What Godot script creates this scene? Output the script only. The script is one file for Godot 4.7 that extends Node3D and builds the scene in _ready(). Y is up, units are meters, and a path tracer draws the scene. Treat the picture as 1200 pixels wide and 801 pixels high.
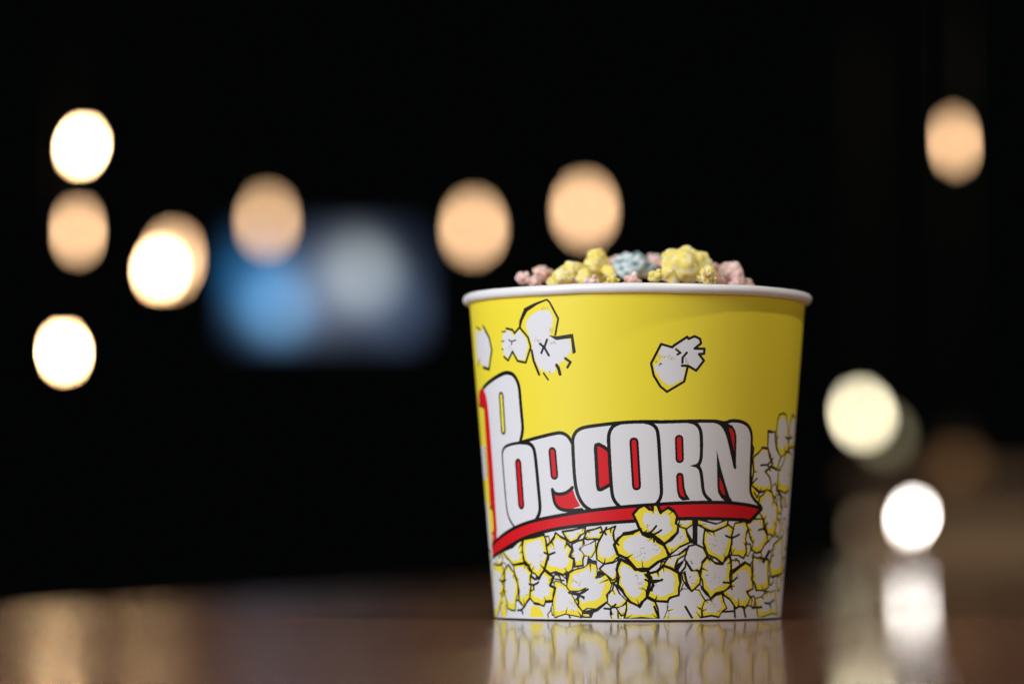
extends Node3D

const TEX_W := 2048
const TEX_H := 1328
const BUCKET := Vector3(0.0682, 0.0, -1.88)
var taken := {}
var rng := RandomNumberGenerator.new()

# The print on the bucket, in texels of a 180 degree sheet: [0 area | 1 line | 2 drawn kernel | 3 stipple, colour, width or count, smoothing, points ...]
var PRINT := [
	[0,1,0,0,[62,627,164,601,212,620,159,881,201,1061,426,1003,598,968,888,931,1247,910,1537,906,1656,884,1596,744,1587,699,1636,638,1683,627,1675,553,1728,555,1756,487,1825,485,1868,526,1909,478,1973,483,2100,503,2100,1400,-30,1400,-30,627]],
	[1,3,10.7,0,[197,616,202,738,159,792]],
	[0,0,0,0,[61,758,218,739,213,846,117,852]],
	[0,0,0,0,[186,871,244,882,223,996,154,1025]],
	[2,3,6.1,0,[682,1320,673,1336,654,1344,634,1329,632,1308,653,1288,671,1290],-2,-4,0.74],
	[2,3,7.0,0,[1340,1290,1335,1303,1318,1315,1299,1308,1295,1290,1299,1277,1313,1268,1337,1271],-2,-4,0.74],
	[2,3,6.1,0,[120,1300,112,1337,82,1340,57,1324,53,1289,83,1274,106,1284],-2,-4,0.74],
	[2,3,4.6,0,[954,1038,949,1061,934,1072,913,1061,901,1038,911,1022,926,1020,944,1023],-2,-4,0.74],
	[2,3,5.0,0,[1008,1306,989,1341,971,1344,946,1337,937,1304,940,1282,974,1271,994,1281],-2,-4,0.74],
	[2,3,6.5,0,[210,1272,206,1288,162,1297,159,1264,170,1240,197,1232],-2,-4,0.74],
	[2,3,6.7,0,[1688,1074,1668,1107,1649,1105,1624,1098,1614,1069,1646,1036,1676,1054],-2,-4,0.74],
	[2,3,5.5,0,[1576,1017,1568,1038,1550,1045,1531,1040,1521,1020,1531,998,1547,1000,1567,1004],-2,-4,0.74],
	[2,3,4.3,0,[334,1076,316,1105,267,1111,245,1086,266,1044,313,1052],-2,-4,0.74],
	[2,3,5.8,0,[1604,1048,1587,1072,1565,1060,1555,1043,1562,1024,1598,1019],-2,-4,0.74],
	[2,3,6.8,0,[1070,1281,1051,1306,1035,1320,1015,1302,992,1288,1013,1260,1025,1253,1054,1261],-2,-4,0.74],
	[2,3,7.1,0,[1995,1108,1983,1122,1970,1137,1943,1123,1932,1104,1945,1077,1971,1079,1989,1077],-2,-4,0.74],
	[2,3,6.6,0,[1774,971,1752,998,1735,1010,1705,1015,1693,979,1701,945,1732,943,1755,953],-2,-4,0.74],
	[2,3,7.5,0,[1804,814,1790,829,1778,837,1759,826,1758,796,1775,791,1790,790],-2,-4,0.74],
	[2,3,6.1,0,[714,1175,703,1190,684,1189,663,1172,681,1145,703,1148],-2,-4,0.74],
	[2,3,6.4,0,[233,1260,233,1283,211,1290,186,1284,183,1258,186,1241,211,1230,225,1242],-2,-4,0.74],
	[2,3,5.5,0,[1237,1109,1233,1130,1203,1134,1180,1107,1204,1081,1222,1084],-2,-4,0.74],
	[2,3,6.2,0,[928,1238,909,1262,885,1274,860,1243,854,1221,877,1200,914,1212],-2,-4,0.74],
	[2,3,4.4,0,[1206,1111,1198,1134,1186,1143,1158,1135,1152,1116,1158,1094,1179,1090,1201,1094],-2,-4,0.74],
	[2,3,6.2,0,[1856,902,1840,928,1815,943,1788,919,1794,889,1819,876,1842,883],-2,-4,0.74],
	[2,3,4.5,0,[871,1175,850,1214,809,1201,792,1175,819,1138,848,1134],-2,-4,0.74],
	[2,3,5.7,0,[1042,1323,1033,1336,993,1361,972,1325,971,1293,992,1280,1035,1291],-2,-4,0.74],
	[2,3,4.9,0,[41,1062,31,1075,19,1082,0,1074,-14,1063,-2,1039,16,1032,35,1040],-2,-4,0.74],
	[2,3,7.4,0,[356,1184,346,1209,311,1227,291,1204,292,1169,306,1149,341,1155],-2,-4,0.74],
	[2,3,7.3,0,[35,1217,30,1249,5,1250,-3,1240,-17,1224,-13,1198,10,1189,32,1195],-2,-4,0.74],
	[2,3,5.9,0,[709,1286,691,1311,658,1311,650,1284,663,1263,696,1256],-2,-4,0.74],
	[2,3,6.0,0,[334,1300,320,1321,291,1344,265,1331,255,1298,259,1268,289,1265,327,1276],-2,-4,0.74],
	[2,3,5.8,0,[1036,1094,1028,1119,1002,1122,987,1116,967,1094,982,1066,1008,1059,1019,1071],-2,-4,0.74],
	[2,3,5.5,0,[726,1034,722,1043,705,1057,683,1055,677,1032,683,1011,700,999,726,1009],-2,-4,0.74],
	[2,3,7.3,0,[656,1160,643,1175,612,1196,595,1177,576,1158,584,1129,616,1111,642,1125],-2,-4,0.74],
	[2,3,5.9,0,[367,1126,350,1156,322,1157,312,1131,319,1098,351,1100],-2,-4,0.74],
	[2,3,5.0,0,[380,1018,372,1040,352,1054,330,1051,314,1019,333,997,355,990,374,992],-2,-4,0.74],
	[2,3,4.8,0,[666,1021,650,1040,628,1046,609,1033,604,1001,626,989,658,989],-2,-4,0.74],
	[2,3,7.2,0,[1654,1258,1648,1284,1619,1273,1606,1265,1613,1238,1645,1235],-2,-4,0.74],
	[2,3,6.9,0,[473,1229,455,1253,438,1254,410,1248,406,1221,418,1201,441,1199,454,1203],-2,-4,0.74],
	[2,3,4.5,0,[1776,801,1771,826,1754,822,1733,820,1722,801,1738,779,1757,769,1769,782],-2,-4,0.74],
	[2,3,7.0,0,[258,1004,235,1027,217,1031,195,1029,197,996,211,974,238,979],-2,-4,0.74],
	[2,3,4.8,0,[1664,1123,1652,1154,1618,1158,1602,1150,1591,1117,1616,1093,1651,1105],-2,-4,0.74],
	[2,3,6.0,0,[1434,1203,1424,1230,1390,1237,1372,1209,1393,1170,1430,1171],-2,-4,0.74],
	[2,3,5.9,0,[1960,1148,1951,1164,1935,1172,1913,1167,1909,1147,1920,1132,1937,1127,1955,1133],-2,-4,0.74],
	[2,3,5.1,0,[315,1216,313,1233,294,1241,272,1226,269,1209,270,1197,294,1190,304,1191],-2,-4,0.74],
	[2,3,6.7,0,[1948,822,1937,864,1899,864,1883,827,1888,798,1937,800],-2,-4,0.74],
	[2,3,7.1,0,[1418,1135,1399,1152,1382,1165,1341,1158,1335,1135,1348,1108,1378,1090,1405,1103],-2,-4,0.74],
	[2,3,7.1,0,[9,1155,5,1178,-17,1180,-35,1168,-36,1148,-16,1134,0,1141],-2,-4,0.74],
	[2,3,6.2,0,[928,1212,912,1230,890,1247,864,1239,848,1208,861,1178,892,1177,911,1190],-2,-4,0.74],
	[2,3,5.4,0,[2051,1150,2043,1165,2027,1166,2010,1158,2011,1136,2027,1123,2048,1134],-2,-4,0.74],
	[2,3,5.2,0,[801,1119,785,1154,754,1166,727,1147,721,1113,753,1093,774,1098],-2,-4,0.74],
	[2,3,5.3,0,[330,1043,306,1068,286,1079,271,1047,282,1032,309,1025],-2,-4,0.74],
	[2,3,5.8,0,[95,1085,83,1113,50,1127,29,1103,28,1075,49,1046,80,1057],-2,-4,0.74],
	[2,3,4.2,0,[1823,832,1816,855,1799,862,1781,851,1778,822,1796,812,1813,820],-2,-4,0.74],
	[2,3,5.6,0,[789,1269,773,1289,757,1294,730,1289,714,1260,730,1236,753,1232,769,1239],-2,-4,0.74],
	[2,3,6.8,0,[808,1312,793,1334,762,1338,748,1321,741,1297,770,1273,787,1281],-2,-4,0.74],
	[2,3,4.0,0,[1060,1112,1048,1138,1016,1137,999,1129,986,1097,1012,1076,1041,1085],-2,-4,0.74],
	[2,3,4.2,0,[1101,1247,1087,1269,1045,1274,1030,1248,1046,1211,1077,1213],-2,-4,0.74],
	[2,3,6.4,0,[161,1297,135,1321,102,1310,85,1288,101,1267,132,1259],-2,-4,0.74],
	[2,3,6.3,0,[88,1054,70,1081,32,1083,9,1047,39,1017,60,1011],-2,-4,0.74],
	[2,3,5.1,0,[1429,1094,1424,1109,1403,1115,1384,1087,1402,1071,1422,1070],-2,-4,0.74],
	[2,3,5.1,0,[774,1138,762,1153,737,1163,714,1146,719,1120,739,1102,763,1113],-2,-4,0.74],
	[2,3,5.0,0,[1008,1172,1003,1194,976,1200,951,1178,975,1141,999,1142],-2,-4,0.74],
	[2,3,4.1,0,[1702,976,1698,1011,1669,1013,1650,996,1657,969,1668,952,1693,959],-2,-4,0.74],
	[2,3,6.5,0,[947,1073,938,1093,924,1107,907,1097,895,1075,903,1063,924,1048,938,1058],-2,-4,0.74],
	[2,3,6.1,0,[153,1072,147,1083,135,1095,116,1089,105,1069,113,1053,134,1049,151,1051],-2,-4,0.74],
	[2,3,4.4,0,[879,1147,875,1159,849,1169,841,1156,840,1137,850,1120,870,1130],-2,-4,0.74],
	[2,3,5.8,0,[1355,1267,1330,1299,1305,1308,1269,1284,1275,1251,1307,1233,1333,1244],-2,-4,0.74],
	[2,3,6.3,0,[545,1024,537,1042,504,1058,476,1027,487,1000,511,983,538,982],-2,-4,0.74],
	[2,3,6.2,0,[1819,1083,1814,1106,1790,1121,1767,1115,1761,1085,1766,1047,1784,1040,1812,1054],-2,-4,0.74],
	[2,3,4.9,0,[126,1070,124,1095,91,1101,72,1077,91,1046,115,1044],-2,-4,0.74],
	[2,3,6.0,0,[1858,960,1834,993,1798,987,1776,948,1796,917,1831,919],-2,-4,0.74],
	[2,3,5.2,0,[1865,861,1849,896,1826,895,1797,889,1781,856,1802,833,1827,814,1854,835],-2,-4,0.74],
	[2,3,5.0,0,[1145,1283,1137,1303,1110,1314,1096,1295,1091,1276,1110,1259,1139,1266],-2,-4,0.74],
	[2,3,5.6,0,[2027,1003,2024,1042,1992,1042,1967,1043,1961,1007,1968,967,1992,954,2024,967],-2,-4,0.74],
	[2,3,5.1,0,[40,1012,39,1042,10,1049,-6,1030,-5,1007,12,995,37,992],-2,-4,0.74],
	[2,3,4.1,0,[1755,938,1744,955,1722,960,1703,949,1707,919,1720,907,1747,916],-2,-4,0.74],
	[2,3,7.4,0,[69,1154,65,1181,49,1182,30,1162,29,1148,44,1136,62,1130],-2,-4,0.74],
	[2,3,4.5,0,[188,1317,175,1336,166,1344,144,1335,142,1319,140,1303,162,1298,178,1306],-2,-4,0.74],
	[2,3,4.7,0,[1945,943,1920,978,1882,964,1869,935,1882,913,1926,911],-2,-4,0.74],
	[2,3,6.7,0,[897,1171,885,1211,827,1211,809,1171,827,1147,881,1155],-2,-4,0.74],
	[2,3,5.0,0,[1312,1200,1297,1216,1274,1221,1248,1206,1256,1182,1274,1175,1294,1168],-2,-4,0.74],
	[2,3,4.9,0,[972,1140,966,1173,934,1180,897,1176,891,1138,908,1110,926,1105,952,1119],-2,-4,0.74],
	[2,3,4.6,0,[1517,1119,1507,1131,1478,1142,1455,1133,1453,1102,1475,1087,1504,1087],-2,-4,0.74],
	[2,3,6.2,0,[1768,1230,1761,1246,1744,1256,1730,1254,1726,1234,1723,1216,1745,1215,1761,1217],-2,-4,0.74],
	[2,3,5.7,0,[1869,846,1862,865,1843,869,1827,862,1820,833,1840,821,1865,828],-2,-4,0.74],
	[2,3,6.1,0,[1539,1112,1528,1130,1509,1136,1492,1131,1492,1107,1489,1091,1515,1082,1534,1093],-2,-4,0.74],
	[2,3,4.8,0,[406,1230,392,1267,354,1264,332,1237,364,1206,398,1209],-2,-4,0.74],
	[2,3,6.0,0,[1934,1181,1921,1213,1885,1220,1866,1209,1848,1185,1863,1160,1896,1145,1913,1159],-2,-4,0.74],
	[2,3,5.0,0,[1331,1291,1326,1323,1293,1325,1281,1299,1293,1274,1317,1277],-2,-4,0.74],
	[2,3,5.5,0,[1633,1253,1625,1274,1599,1276,1581,1263,1578,1242,1595,1233,1622,1236],-2,-4,0.74],
	[2,3,5.0,0,[772,1278,759,1301,738,1308,706,1286,714,1263,734,1249,765,1251],-2,-4,0.74],
	[2,3,6.8,0,[1122,1289,1108,1304,1075,1313,1062,1293,1075,1266,1109,1264],-2,-4,0.74],
	[2,3,6.3,0,[1815,1172,1797,1189,1776,1192,1766,1181,1763,1154,1782,1146,1804,1146],-2,-4,0.74],
	[2,3,5.8,0,[862,1293,849,1318,815,1318,796,1302,795,1276,819,1264,844,1271],-2,-4,0.74],
	[2,3,5.9,0,[1015,1289,1003,1307,985,1312,963,1279,982,1259,1006,1264],-2,-4,0.74],
	[2,3,6.0,0,[1384,1084,1368,1115,1335,1120,1318,1091,1317,1067,1342,1038,1378,1051],-2,-4,0.74],
	[2,3,4.6,0,[1610,1232,1597,1272,1563,1273,1547,1257,1539,1219,1558,1199,1588,1207],-2,-4,0.74],
	[2,3,5.0,0,[1125,1254,1114,1293,1078,1296,1046,1256,1069,1229,1111,1231],-2,-4,0.74],
	[0,0,0,0,[292,1240,324,1259,325,1323,267,1324]],
	[0,0,0,0,[537,1274,586,1278,612,1320,520,1321]],
	[2,3,4.4,0,[678,1172,736,1191,754,1216,775,1247,810,1291,809,1319,668,1321],-3.4,-5.5,0.74],
	[2,3,4.4,0,[1191,1248,1255,1202,1332,1208,1361,1249,1348,1325,1170,1327],-3.4,-5.5,0.89],
	[2,3,6.6,0,[1361,1249,1389,1247,1447,1223,1477,1283,1435,1319,1352,1318,1350,1275],-3.4,-5.5,0.74],
	[2,3,8.8,0,[1009,1248,1066,1274,1098,1238,1133,1254,1152,1327,998,1327],-3.4,-5.5,0.78],
	[2,3,7.7,0,[330,1053,500,997,501,1050,506,1098,414,1106,369,1078],-3.4,-5.5,0.74],
	[2,3,6.6,0,[196,1102,313,1107,335,1132,313,1209,279,1260,146,1332,62,1334,120,1160],-3.4,-5.5,0.74],
	[2,3,8.2,0,[423,1109,510,1100,550,1138,539,1171,560,1191,528,1244,486,1280,448,1253,448,1182,429,1136],-3.4,-5.5,0.74],
	[2,3,8.8,0,[342,1127,382,1106,429,1141,448,1182,447,1222,413,1296,345,1287,317,1224],-3.4,-5.5,0.74],
	[2,3,8.8,0,[509,1002,633,982,643,1025,666,1070,626,1125,592,1160,550,1135,506,1090,498,1050],-3.4,-5.5,0.74],
	[2,3,9.3,0,[541,1151,592,1163,626,1127,674,1155,652,1190,679,1200,661,1255,624,1256,612,1275,554,1264,528,1241,540,1196],-3.4,-5.5,0.74],
	[2,3,9.3,0,[643,1030,670,1010,694,974,745,1002,748,1017,772,1039,756,1071,778,1083,769,1128,719,1146,655,1142,626,1125],-3.4,-5.5,0.74],
	[2,3,7.7,0,[728,970,836,951,832,976,799,1002,763,1015,749,1002],-3.4,-5.5,0.74],
	[2,3,8.8,0,[770,1020,824,1002,827,1024,808,1042,829,1061,820,1108,780,1112,778,1080,757,1071,775,1046],-3.4,-5.5,0.74],
	[2,3,7.1,0,[827,998,842,967,903,951,913,980,902,1002,869,1000],-3.4,-5.5,0.74],
	[2,3,3.8,0,[827,1027,879,1005,878,1046,860,1074,829,1068,808,1042],-3.4,-5.5,0.9199999999999999],
	[2,3,6.6,0,[914,1102,980,1083,966,1158,949,1168,919,1143,893,1121],-3.4,-5.5,0.9],
	[2,3,5.5,0,[928,1227,956,1177,1012,1252,992,1271,944,1278,924,1259],-3.4,-5.5,0.87],
	[2,3,4.9,0,[750,1140,824,1115,852,1096,880,1102,882,1146,875,1159,919,1143,946,1183,938,1209,921,1228,927,1253,875,1284,810,1294,774,1253,828,1200,754,1213,739,1197],-3.4,-5.5,0.74],
	[0,3,0,0,[731,1134,754,1133,755,1146,739,1197]],
	[0,3,0,0,[875,1159,889,1127,919,1141]],
	[0,3,0,0,[843,1071,863,1086,883,1088,883,1099,856,1093,834,1112]],
	[0,3,0,0,[810,1294,875,1281,927,1249,927,1259,881,1294,853,1303,852,1319,842,1319,842,1306,809,1305]],
	[2,3,7.1,0,[889,1017,909,983,923,964,966,948,959,1005,978,1024,971,1045,987,1067,954,1093,914,1102,883,1083,881,1046],-3.4,-5.5,0.74],
	[2,3,7.1,0,[1315,942,1314,919,1464,919,1457,945,1389,970],-3.4,-5.5,0.74],
	[2,3,7.7,0,[1277,1029,1310,1022,1344,1036,1365,1072,1340,1129,1298,1132,1260,1082],-3.4,-5.5,0.9],
	[2,3,7.1,0,[1246,1135,1267,1095,1291,1129,1333,1135,1334,1182,1297,1212,1270,1188],-3.4,-5.5,0.74],
	[2,3,7.7,0,[1566,935,1606,918,1675,918,1693,962,1727,1009,1678,1049,1643,1059,1607,1043,1615,1016,1585,975],-3.4,-5.5,0.74],
	[2,3,7.7,0,[1496,1143,1570,1096,1608,1110,1634,1204,1591,1217,1621,1241,1586,1284,1544,1277,1530,1284,1456,1229,1451,1216,1494,1190],-3.4,-5.5,0.74],
	[2,3,7.7,0,[1472,972,1500,935,1555,922,1578,959,1567,1002,1576,1056,1558,1079,1486,1066],-3.4,-5.5,0.74],
	[2,3,8.8,0,[1626,1070,1669,1076,1745,1084,1764,1199,1659,1211,1619,1164,1618,1096],-3.4,-5.5,0.74],
	[2,3,8.8,0,[1784,1023,1894,985,1955,1139,1782,1158,1755,1097],-3.4,-5.5,0.74],
	[2,3,5.5,0,[1651,1245,1743,1219,1843,1213,1914,1317,1686,1326],-3.4,-5.5,0.74],
	[2,3,9.3,0,[1343,1095,1365,1072,1440,1102,1477,1066,1490,1123,1490,1189,1451,1216,1389,1245,1351,1202,1333,1149],-3.4,-5.5,0.74],
	[2,3,8.8,0,[1349,962,1389,970,1465,942,1493,959,1487,1009,1473,1066,1445,1102,1369,1065,1344,1016],-3.4,-5.5,0.74],
	[2,3,7.1,0,[1874,544,1905,480,1982,490,2053,633,1885,624],-3.4,-5.5,0.74],
	[2,3,8.2,0,[1673,555,1726,557,1748,628,1797,661,1769,714,1714,702,1676,629],-3.4,-5.5,0.9],
	[2,3,7.1,0,[1754,485,1822,483,1864,544,1885,624,1797,661,1747,615,1737,548],-3.4,-5.5,0.74],
	[2,3,8.8,0,[1581,665,1639,624,1682,629,1725,690,1670,722,1707,746,1727,801,1637,808,1581,778],-3.4,-5.5,0.8200000000000001],
	[2,3,7.7,0,[1783,714,1855,638,1954,648,1965,792,1774,794],-3.4,-5.5,0.74],
	[2,3,7.1,0,[1641,827,1686,796,1734,806,1799,866,1797,948,1778,992,1723,982,1682,921,1635,881],-3.4,-5.5,0.74],
	[1,3,10.6,0,[1774,794,1828,818,1852,880]],
	[1,3,7.6,0,[1581,778,1616,750]],
	[1,3,8.2,0,[1602,808,1624,830,1646,796]],
	[2,3,7.7,0,[1167,1108,1191,1072,1266,1039,1267,1062,1231,1082,1217,1128],-3.4,-5.5,0.74],
	[0,3,0,0,[1167,1105,1217,1122,1228,1102,1260,1082,1253,1099,1228,1135,1182,1123]],
	[2,3,10.9,0,[986,1082,1049,1122,1101,1128,1108,1188,1098,1234,1066,1274,1002,1228,971,1188,968,1128],-3.4,-5.5,0.72],
	[2,3,10.4,0,[1101,1141,1167,1108,1236,1138,1244,1175,1238,1228,1198,1238,1187,1254,1133,1251,1098,1234,1126,1188],-3.4,-5.5,0.74],
	[2,3,8.2,0,[1170,1022,1229,972,1231,936,1264,959,1287,1012,1195,1065],-3.4,-5.5,0.74],
	[2,3,6.0,0,[1232,949,1234,916,1292,916,1293,942,1264,959],-3.4,-5.5,0.74],
	[0,3,0,0,[1292,922,1315,922,1316,1024,1280,1016,1261,968,1268,966,1293,1002]],
	[0,3,0,0,[1254,1135,1265,1128,1277,1175,1297,1208,1270,1188]],
	[0,3,0,0,[1334,1182,1351,1199,1389,1242,1364,1229,1339,1202]],
	[2,3,12.0,0,[959,1024,1001,979,1073,958,1080,979,1124,989,1166,1022,1191,1072,1107,1121,1049,1123,973,1062],0.0,-2.7,0.7],
	[0,2,0,0,[186,372,245,371,284,394,291,597,300,793,281,971,271,1011,195,1029,243,953,244,882,212,871,221,775,230,632,236,449,144,435,150,402]],
	[1,3,7.4,0,[129,434,236,449]],
	[1,3,6.7,0,[205,867,257,882]],
	[0,2,0,0,[186,1029,296,1000,418,963,507,940,602,921,693,908,822,889,907,879,997,870,1102,862,1245,853,1400,850,1477,852,1585,862,1655,873,1658,877,1586,928,1529,921,1374,917,1228,917,1049,927,968,932,888,939,785,948,690,960,598,977,507,998,424,1023,324,1051,184,1079]],
	[0,1,0,0,[239,372,293,355,356,338,408,324,453,314,484,314,510,323,528,343,538,365,542,389,544,465,548,540,544,561,535,584,526,603,534,602,648,581,719,568,742,567,765,576,781,594,789,611,791,604,796,580,811,560,837,547,897,539,980,530,1041,526,1101,525,1169,526,1238,523,1377,520,1401,524,1425,528,1454,517,1493,518,1525,525,1552,541,1566,566,1570,590,1573,692,1576,797,1587,821,1611,842,1654,866,1585,862,1477,852,1400,850,1245,853,1102,862,997,870,907,879,822,889,693,908,602,921,507,940,418,963,296,1000,273,1003,285,954,285,882,291,740,291,597,289,455,274,393]],
	[1,3,14.1,1,[186,1029,296,1000,418,963,507,940,602,921,693,908,822,889,907,879,997,870,1102,862,1245,853,1400,850,1477,852,1585,862,1655,873]],
	[1,3,14.1,1,[184,1079,324,1051,424,1023,507,998,598,977,690,960,785,948,888,939,968,932,1049,927,1228,917,1374,917,1529,921,1586,928]],
	[1,3,16.9,0,[1529,921,1586,928,1661,875,1647,863]],
	[1,3,16.6,1,[239,372,293,355,356,338,408,324,453,314,484,314,510,323,528,343,538,365,542,389,544,465,548,540,544,561,535,584,526,603]],
	[1,3,14.1,1,[534,602,648,581,719,568,742,567,765,576,781,594,789,611]],
	[1,3,14.2,1,[791,604,796,580,811,560,837,547,897,539,980,530,1041,526,1101,525,1169,526,1238,523,1377,520,1401,524,1425,528,1454,517,1493,518,1525,525,1552,541,1566,566,1570,590,1573,692,1576,797,1587,821,1611,842,1654,866]],
	[1,2,6.9,1,[239,372,274,393,289,455,291,597,291,740,285,882,285,954,273,1003]],
	[1,3,35.4,0,[419,408,417,551]],
	[1,0,16.9,0,[419,408,417,551]],
	[1,3,11.7,1,[539,603,485,607,439,613,408,625,396,646]],
	[1,3,10.0,1,[396,646,394,678,396,749,399,863,406,897,423,926,455,952]],
	[1,3,16.8,1,[534,603,571,605,596,617,608,643,614,747,620,857,619,881,611,901,595,921]],
	[1,3,39.5,0,[506,688,509,859]],
	[1,2,19.4,0,[506,688,509,859]],
	[0,2,0,0,[694,819,747,819,785,798,795,830,815,866,768,880,720,876,696,850]],
	[1,3,14.2,1,[688,798,694,810,714,818,745,815,767,805,783,791]],
	[1,3,14.7,1,[688,798,691,829,698,859,722,880,770,885,822,881]],
	[1,3,37.2,0,[696,643,701,740]],
	[1,2,18.9,0,[696,643,701,740]],
	[1,3,14.8,1,[791,599,792,677,794,746,800,802,816,844,838,870,860,882]],
	[0,2,0,0,[890,617,902,617,940,639,943,782,906,801,895,796,892,771]],
	[1,3,14.4,0,[942,782,907,800,897,799,893,782,888,633,890,619,902,616,923,627,942,642]],
	[1,3,14.3,1,[983,868,964,849,953,823,948,747,943,626,942,585,949,559,964,540,990,530]],
	[1,3,14.1,1,[1084,526,1111,532,1132,547,1141,575,1148,682,1156,796,1156,820,1148,844,1134,860]],
	[1,3,36.7,0,[1044,607,1054,785]],
	[1,2,18.5,0,[1044,607,1054,785]],
	[1,3,14.6,1,[1266,524,1292,529,1312,549,1320,577,1323,660,1319,684,1309,703,1322,722,1328,754,1335,806,1349,828,1371,844]],
	[0,3,0,0,[1273,703,1300,696,1318,681,1320,726,1301,710]],
	[1,3,35.3,0,[1226,595,1230,675]],
	[1,2,18.2,0,[1226,595,1230,675]],
	[0,3,0,0,[1216,747,1221,734,1232,730,1244,735,1248,747,1253,791,1261,816,1278,841,1245,844,1228,830,1221,806]],
	[0,2,0,0,[1225,747,1232,739,1239,745,1243,792,1256,832,1237,823,1228,799]],
	[0,3,0,0,[1413,525,1434,528,1462,538,1477,557,1485,581,1490,717,1463,645,1440,577]],
	[0,2,0,0,[1444,545,1460,551,1472,568,1475,585,1477,644,1458,585]],
	[1,3,15.1,1,[1377,521,1401,527,1422,544,1442,579,1464,645,1485,707]],
	[0,3,0,0,[1391,639,1414,711,1440,777,1463,827,1486,852,1442,847,1420,831,1406,812,1401,788]],
	[0,2,0,0,[1410,746,1427,779,1443,822,1426,815,1412,791]],
	[1,3,9.3,0,[1572,613,1584,628,1582,652]],
	[2,3,10.4,0,[1039,899,1063,873,1086,863,1107,880,1120,883,1120,862,1140,860,1154,893,1164,886,1185,873,1209,886,1224,909,1219,936,1229,946,1225,976,1170,1019,1145,999,1117,979,1080,979,1063,953],0.0,7.5,0.6599999999999999],
	[0,3,0,0,[750,1211,798,1219,833,1195,829,1209,804,1228,823,1233,822,1248,803,1236,782,1255,789,1232]],
	[1,3,8.3,1,[1080,980,1114,974,1136,947]],
	[1,3,6.8,0,[1001,979,1073,958]],
	[1,3,7.3,0,[959,1005,978,1024]],
	[0,3,0,0,[678,1160,729,1166,729,1173,678,1166]],
	[0,3,0,0,[1631,1278,1714,1276,1716,1286,1632,1288]],
	[0,3,0,0,[1451,1293,1516,1291,1516,1300,1452,1301]],
	[0,3,0,0,[1643,1063,1690,1093,1739,1043,1763,1050,1701,1104]],
	[0,3,0,0,[1495,1126,1569,1089,1580,1100,1509,1136]],
	[1,3,9.9,0,[1269,1275,1304,1325]],
	[1,3,11.2,0,[1519,1277,1528,1328]],
	[1,3,11.5,0,[1575,1277,1596,1329]],
	[1,3,9.7,0,[1130,1274,1152,1325]],
	[1,3,8.5,0,[654,1064,673,1059,686,1055]],
	[1,3,8.6,0,[654,1064,639,1059,629,1055]],
	[1,3,9.4,0,[654,1064,652,1074,650,1084]],
	[1,3,8.8,0,[556,1189,576,1183,588,1177]],
	[1,3,8.5,0,[556,1189,540,1187,528,1185]],
	[1,3,10.4,0,[556,1189,557,1198,557,1207]],
	[1,3,9.5,0,[462,1293,477,1285,487,1277]],
	[1,3,8.5,0,[462,1293,444,1294,432,1295]],
	[1,3,10.1,0,[462,1293,468,1299,472,1306]],
	[1,3,9.0,0,[306,1176,330,1173,346,1170]],
	[1,3,8.9,0,[306,1176,286,1173,272,1171]],
	[1,3,12.2,0,[306,1176,303,1181,300,1187]],
	[1,3,8.4,0,[790,1228,820,1216,839,1204]],
	[1,3,8.4,0,[790,1228,764,1223,746,1218]],
	[1,3,8.8,0,[790,1228,792,1246,793,1264]],
	[1,3,8.4,0,[916,970,923,962,927,953]],
	[1,3,8.3,0,[916,970,907,972,900,974]],
	[1,3,8.4,0,[916,970,921,976,925,982]],
	[1,3,8.3,0,[937,1284,952,1274,962,1265]],
	[1,3,8.3,0,[937,1284,921,1283,911,1282]],
	[1,3,8.4,0,[937,1284,941,1295,943,1306]],
	[1,3,8.3,0,[1115,1168,1143,1168,1162,1168]],
	[1,3,8.3,0,[1115,1168,1099,1155,1089,1143]],
	[1,3,8.3,0,[1115,1168,1107,1183,1101,1197]],
	[1,3,8.3,0,[1124,982,1144,973,1157,964]],
	[1,3,8.3,0,[1124,982,1106,978,1095,975]],
	[1,3,8.3,0,[1124,982,1126,996,1127,1010]],
	[1,3,8.3,0,[1122,1178,1147,1171,1164,1164]],
	[1,3,8.3,0,[1122,1178,1103,1171,1090,1164]],
	[1,3,8.3,0,[1122,1178,1120,1194,1119,1209]],
	[1,3,8.6,0,[1486,996,1510,988,1527,981]],
	[1,3,8.5,0,[1486,996,1466,991,1453,986]],
	[1,3,9.4,0,[1486,996,1487,1008,1488,1021]],
	[1,3,8.8,0,[1489,1179,1511,1168,1526,1157]],
	[1,3,8.3,0,[1489,1179,1466,1178,1451,1177]],
	[1,3,9.2,0,[1489,1179,1496,1192,1500,1205]],
	[1,3,9.9,0,[1686,958,1701,946,1711,934]],
	[1,3,8.6,0,[1686,958,1662,961,1647,964]],
	[1,3,9.6,0,[1686,958,1701,967,1712,976]],
	[1,3,9.4,0,[1784,1267,1814,1259,1836,1252]],
	[1,3,8.5,0,[1784,1267,1754,1266,1736,1264]],
	[1,3,10.8,0,[1784,1267,1794,1276,1801,1285]],
	[1,3,9.6,0,[1684,694,1707,680,1723,667]],
	[1,3,8.4,0,[1684,694,1655,695,1636,697]],
	[1,3,9.9,0,[1684,694,1697,705,1707,717]],
	[1,3,8.8,0,[1873,581,1911,577,1944,573]],
	[1,3,8.8,0,[1873,581,1847,579,1831,576]],
	[1,3,14.4,0,[1873,581,1872,588,1872,594]],
	[3,4,8,0,[656,1025,681,1040]],
	[3,4,10,0,[600,1065,618,1095]],
	[3,4,8,0,[495,1201,525,1231]],
	[3,4,16,0,[764,1162,803,1190]],
	[3,4,12,0,[748,1254,769,1298]],
	[3,4,10,0,[1092,945,1108,970]],
	[3,4,10,0,[1059,1177,1086,1221]],
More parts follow.
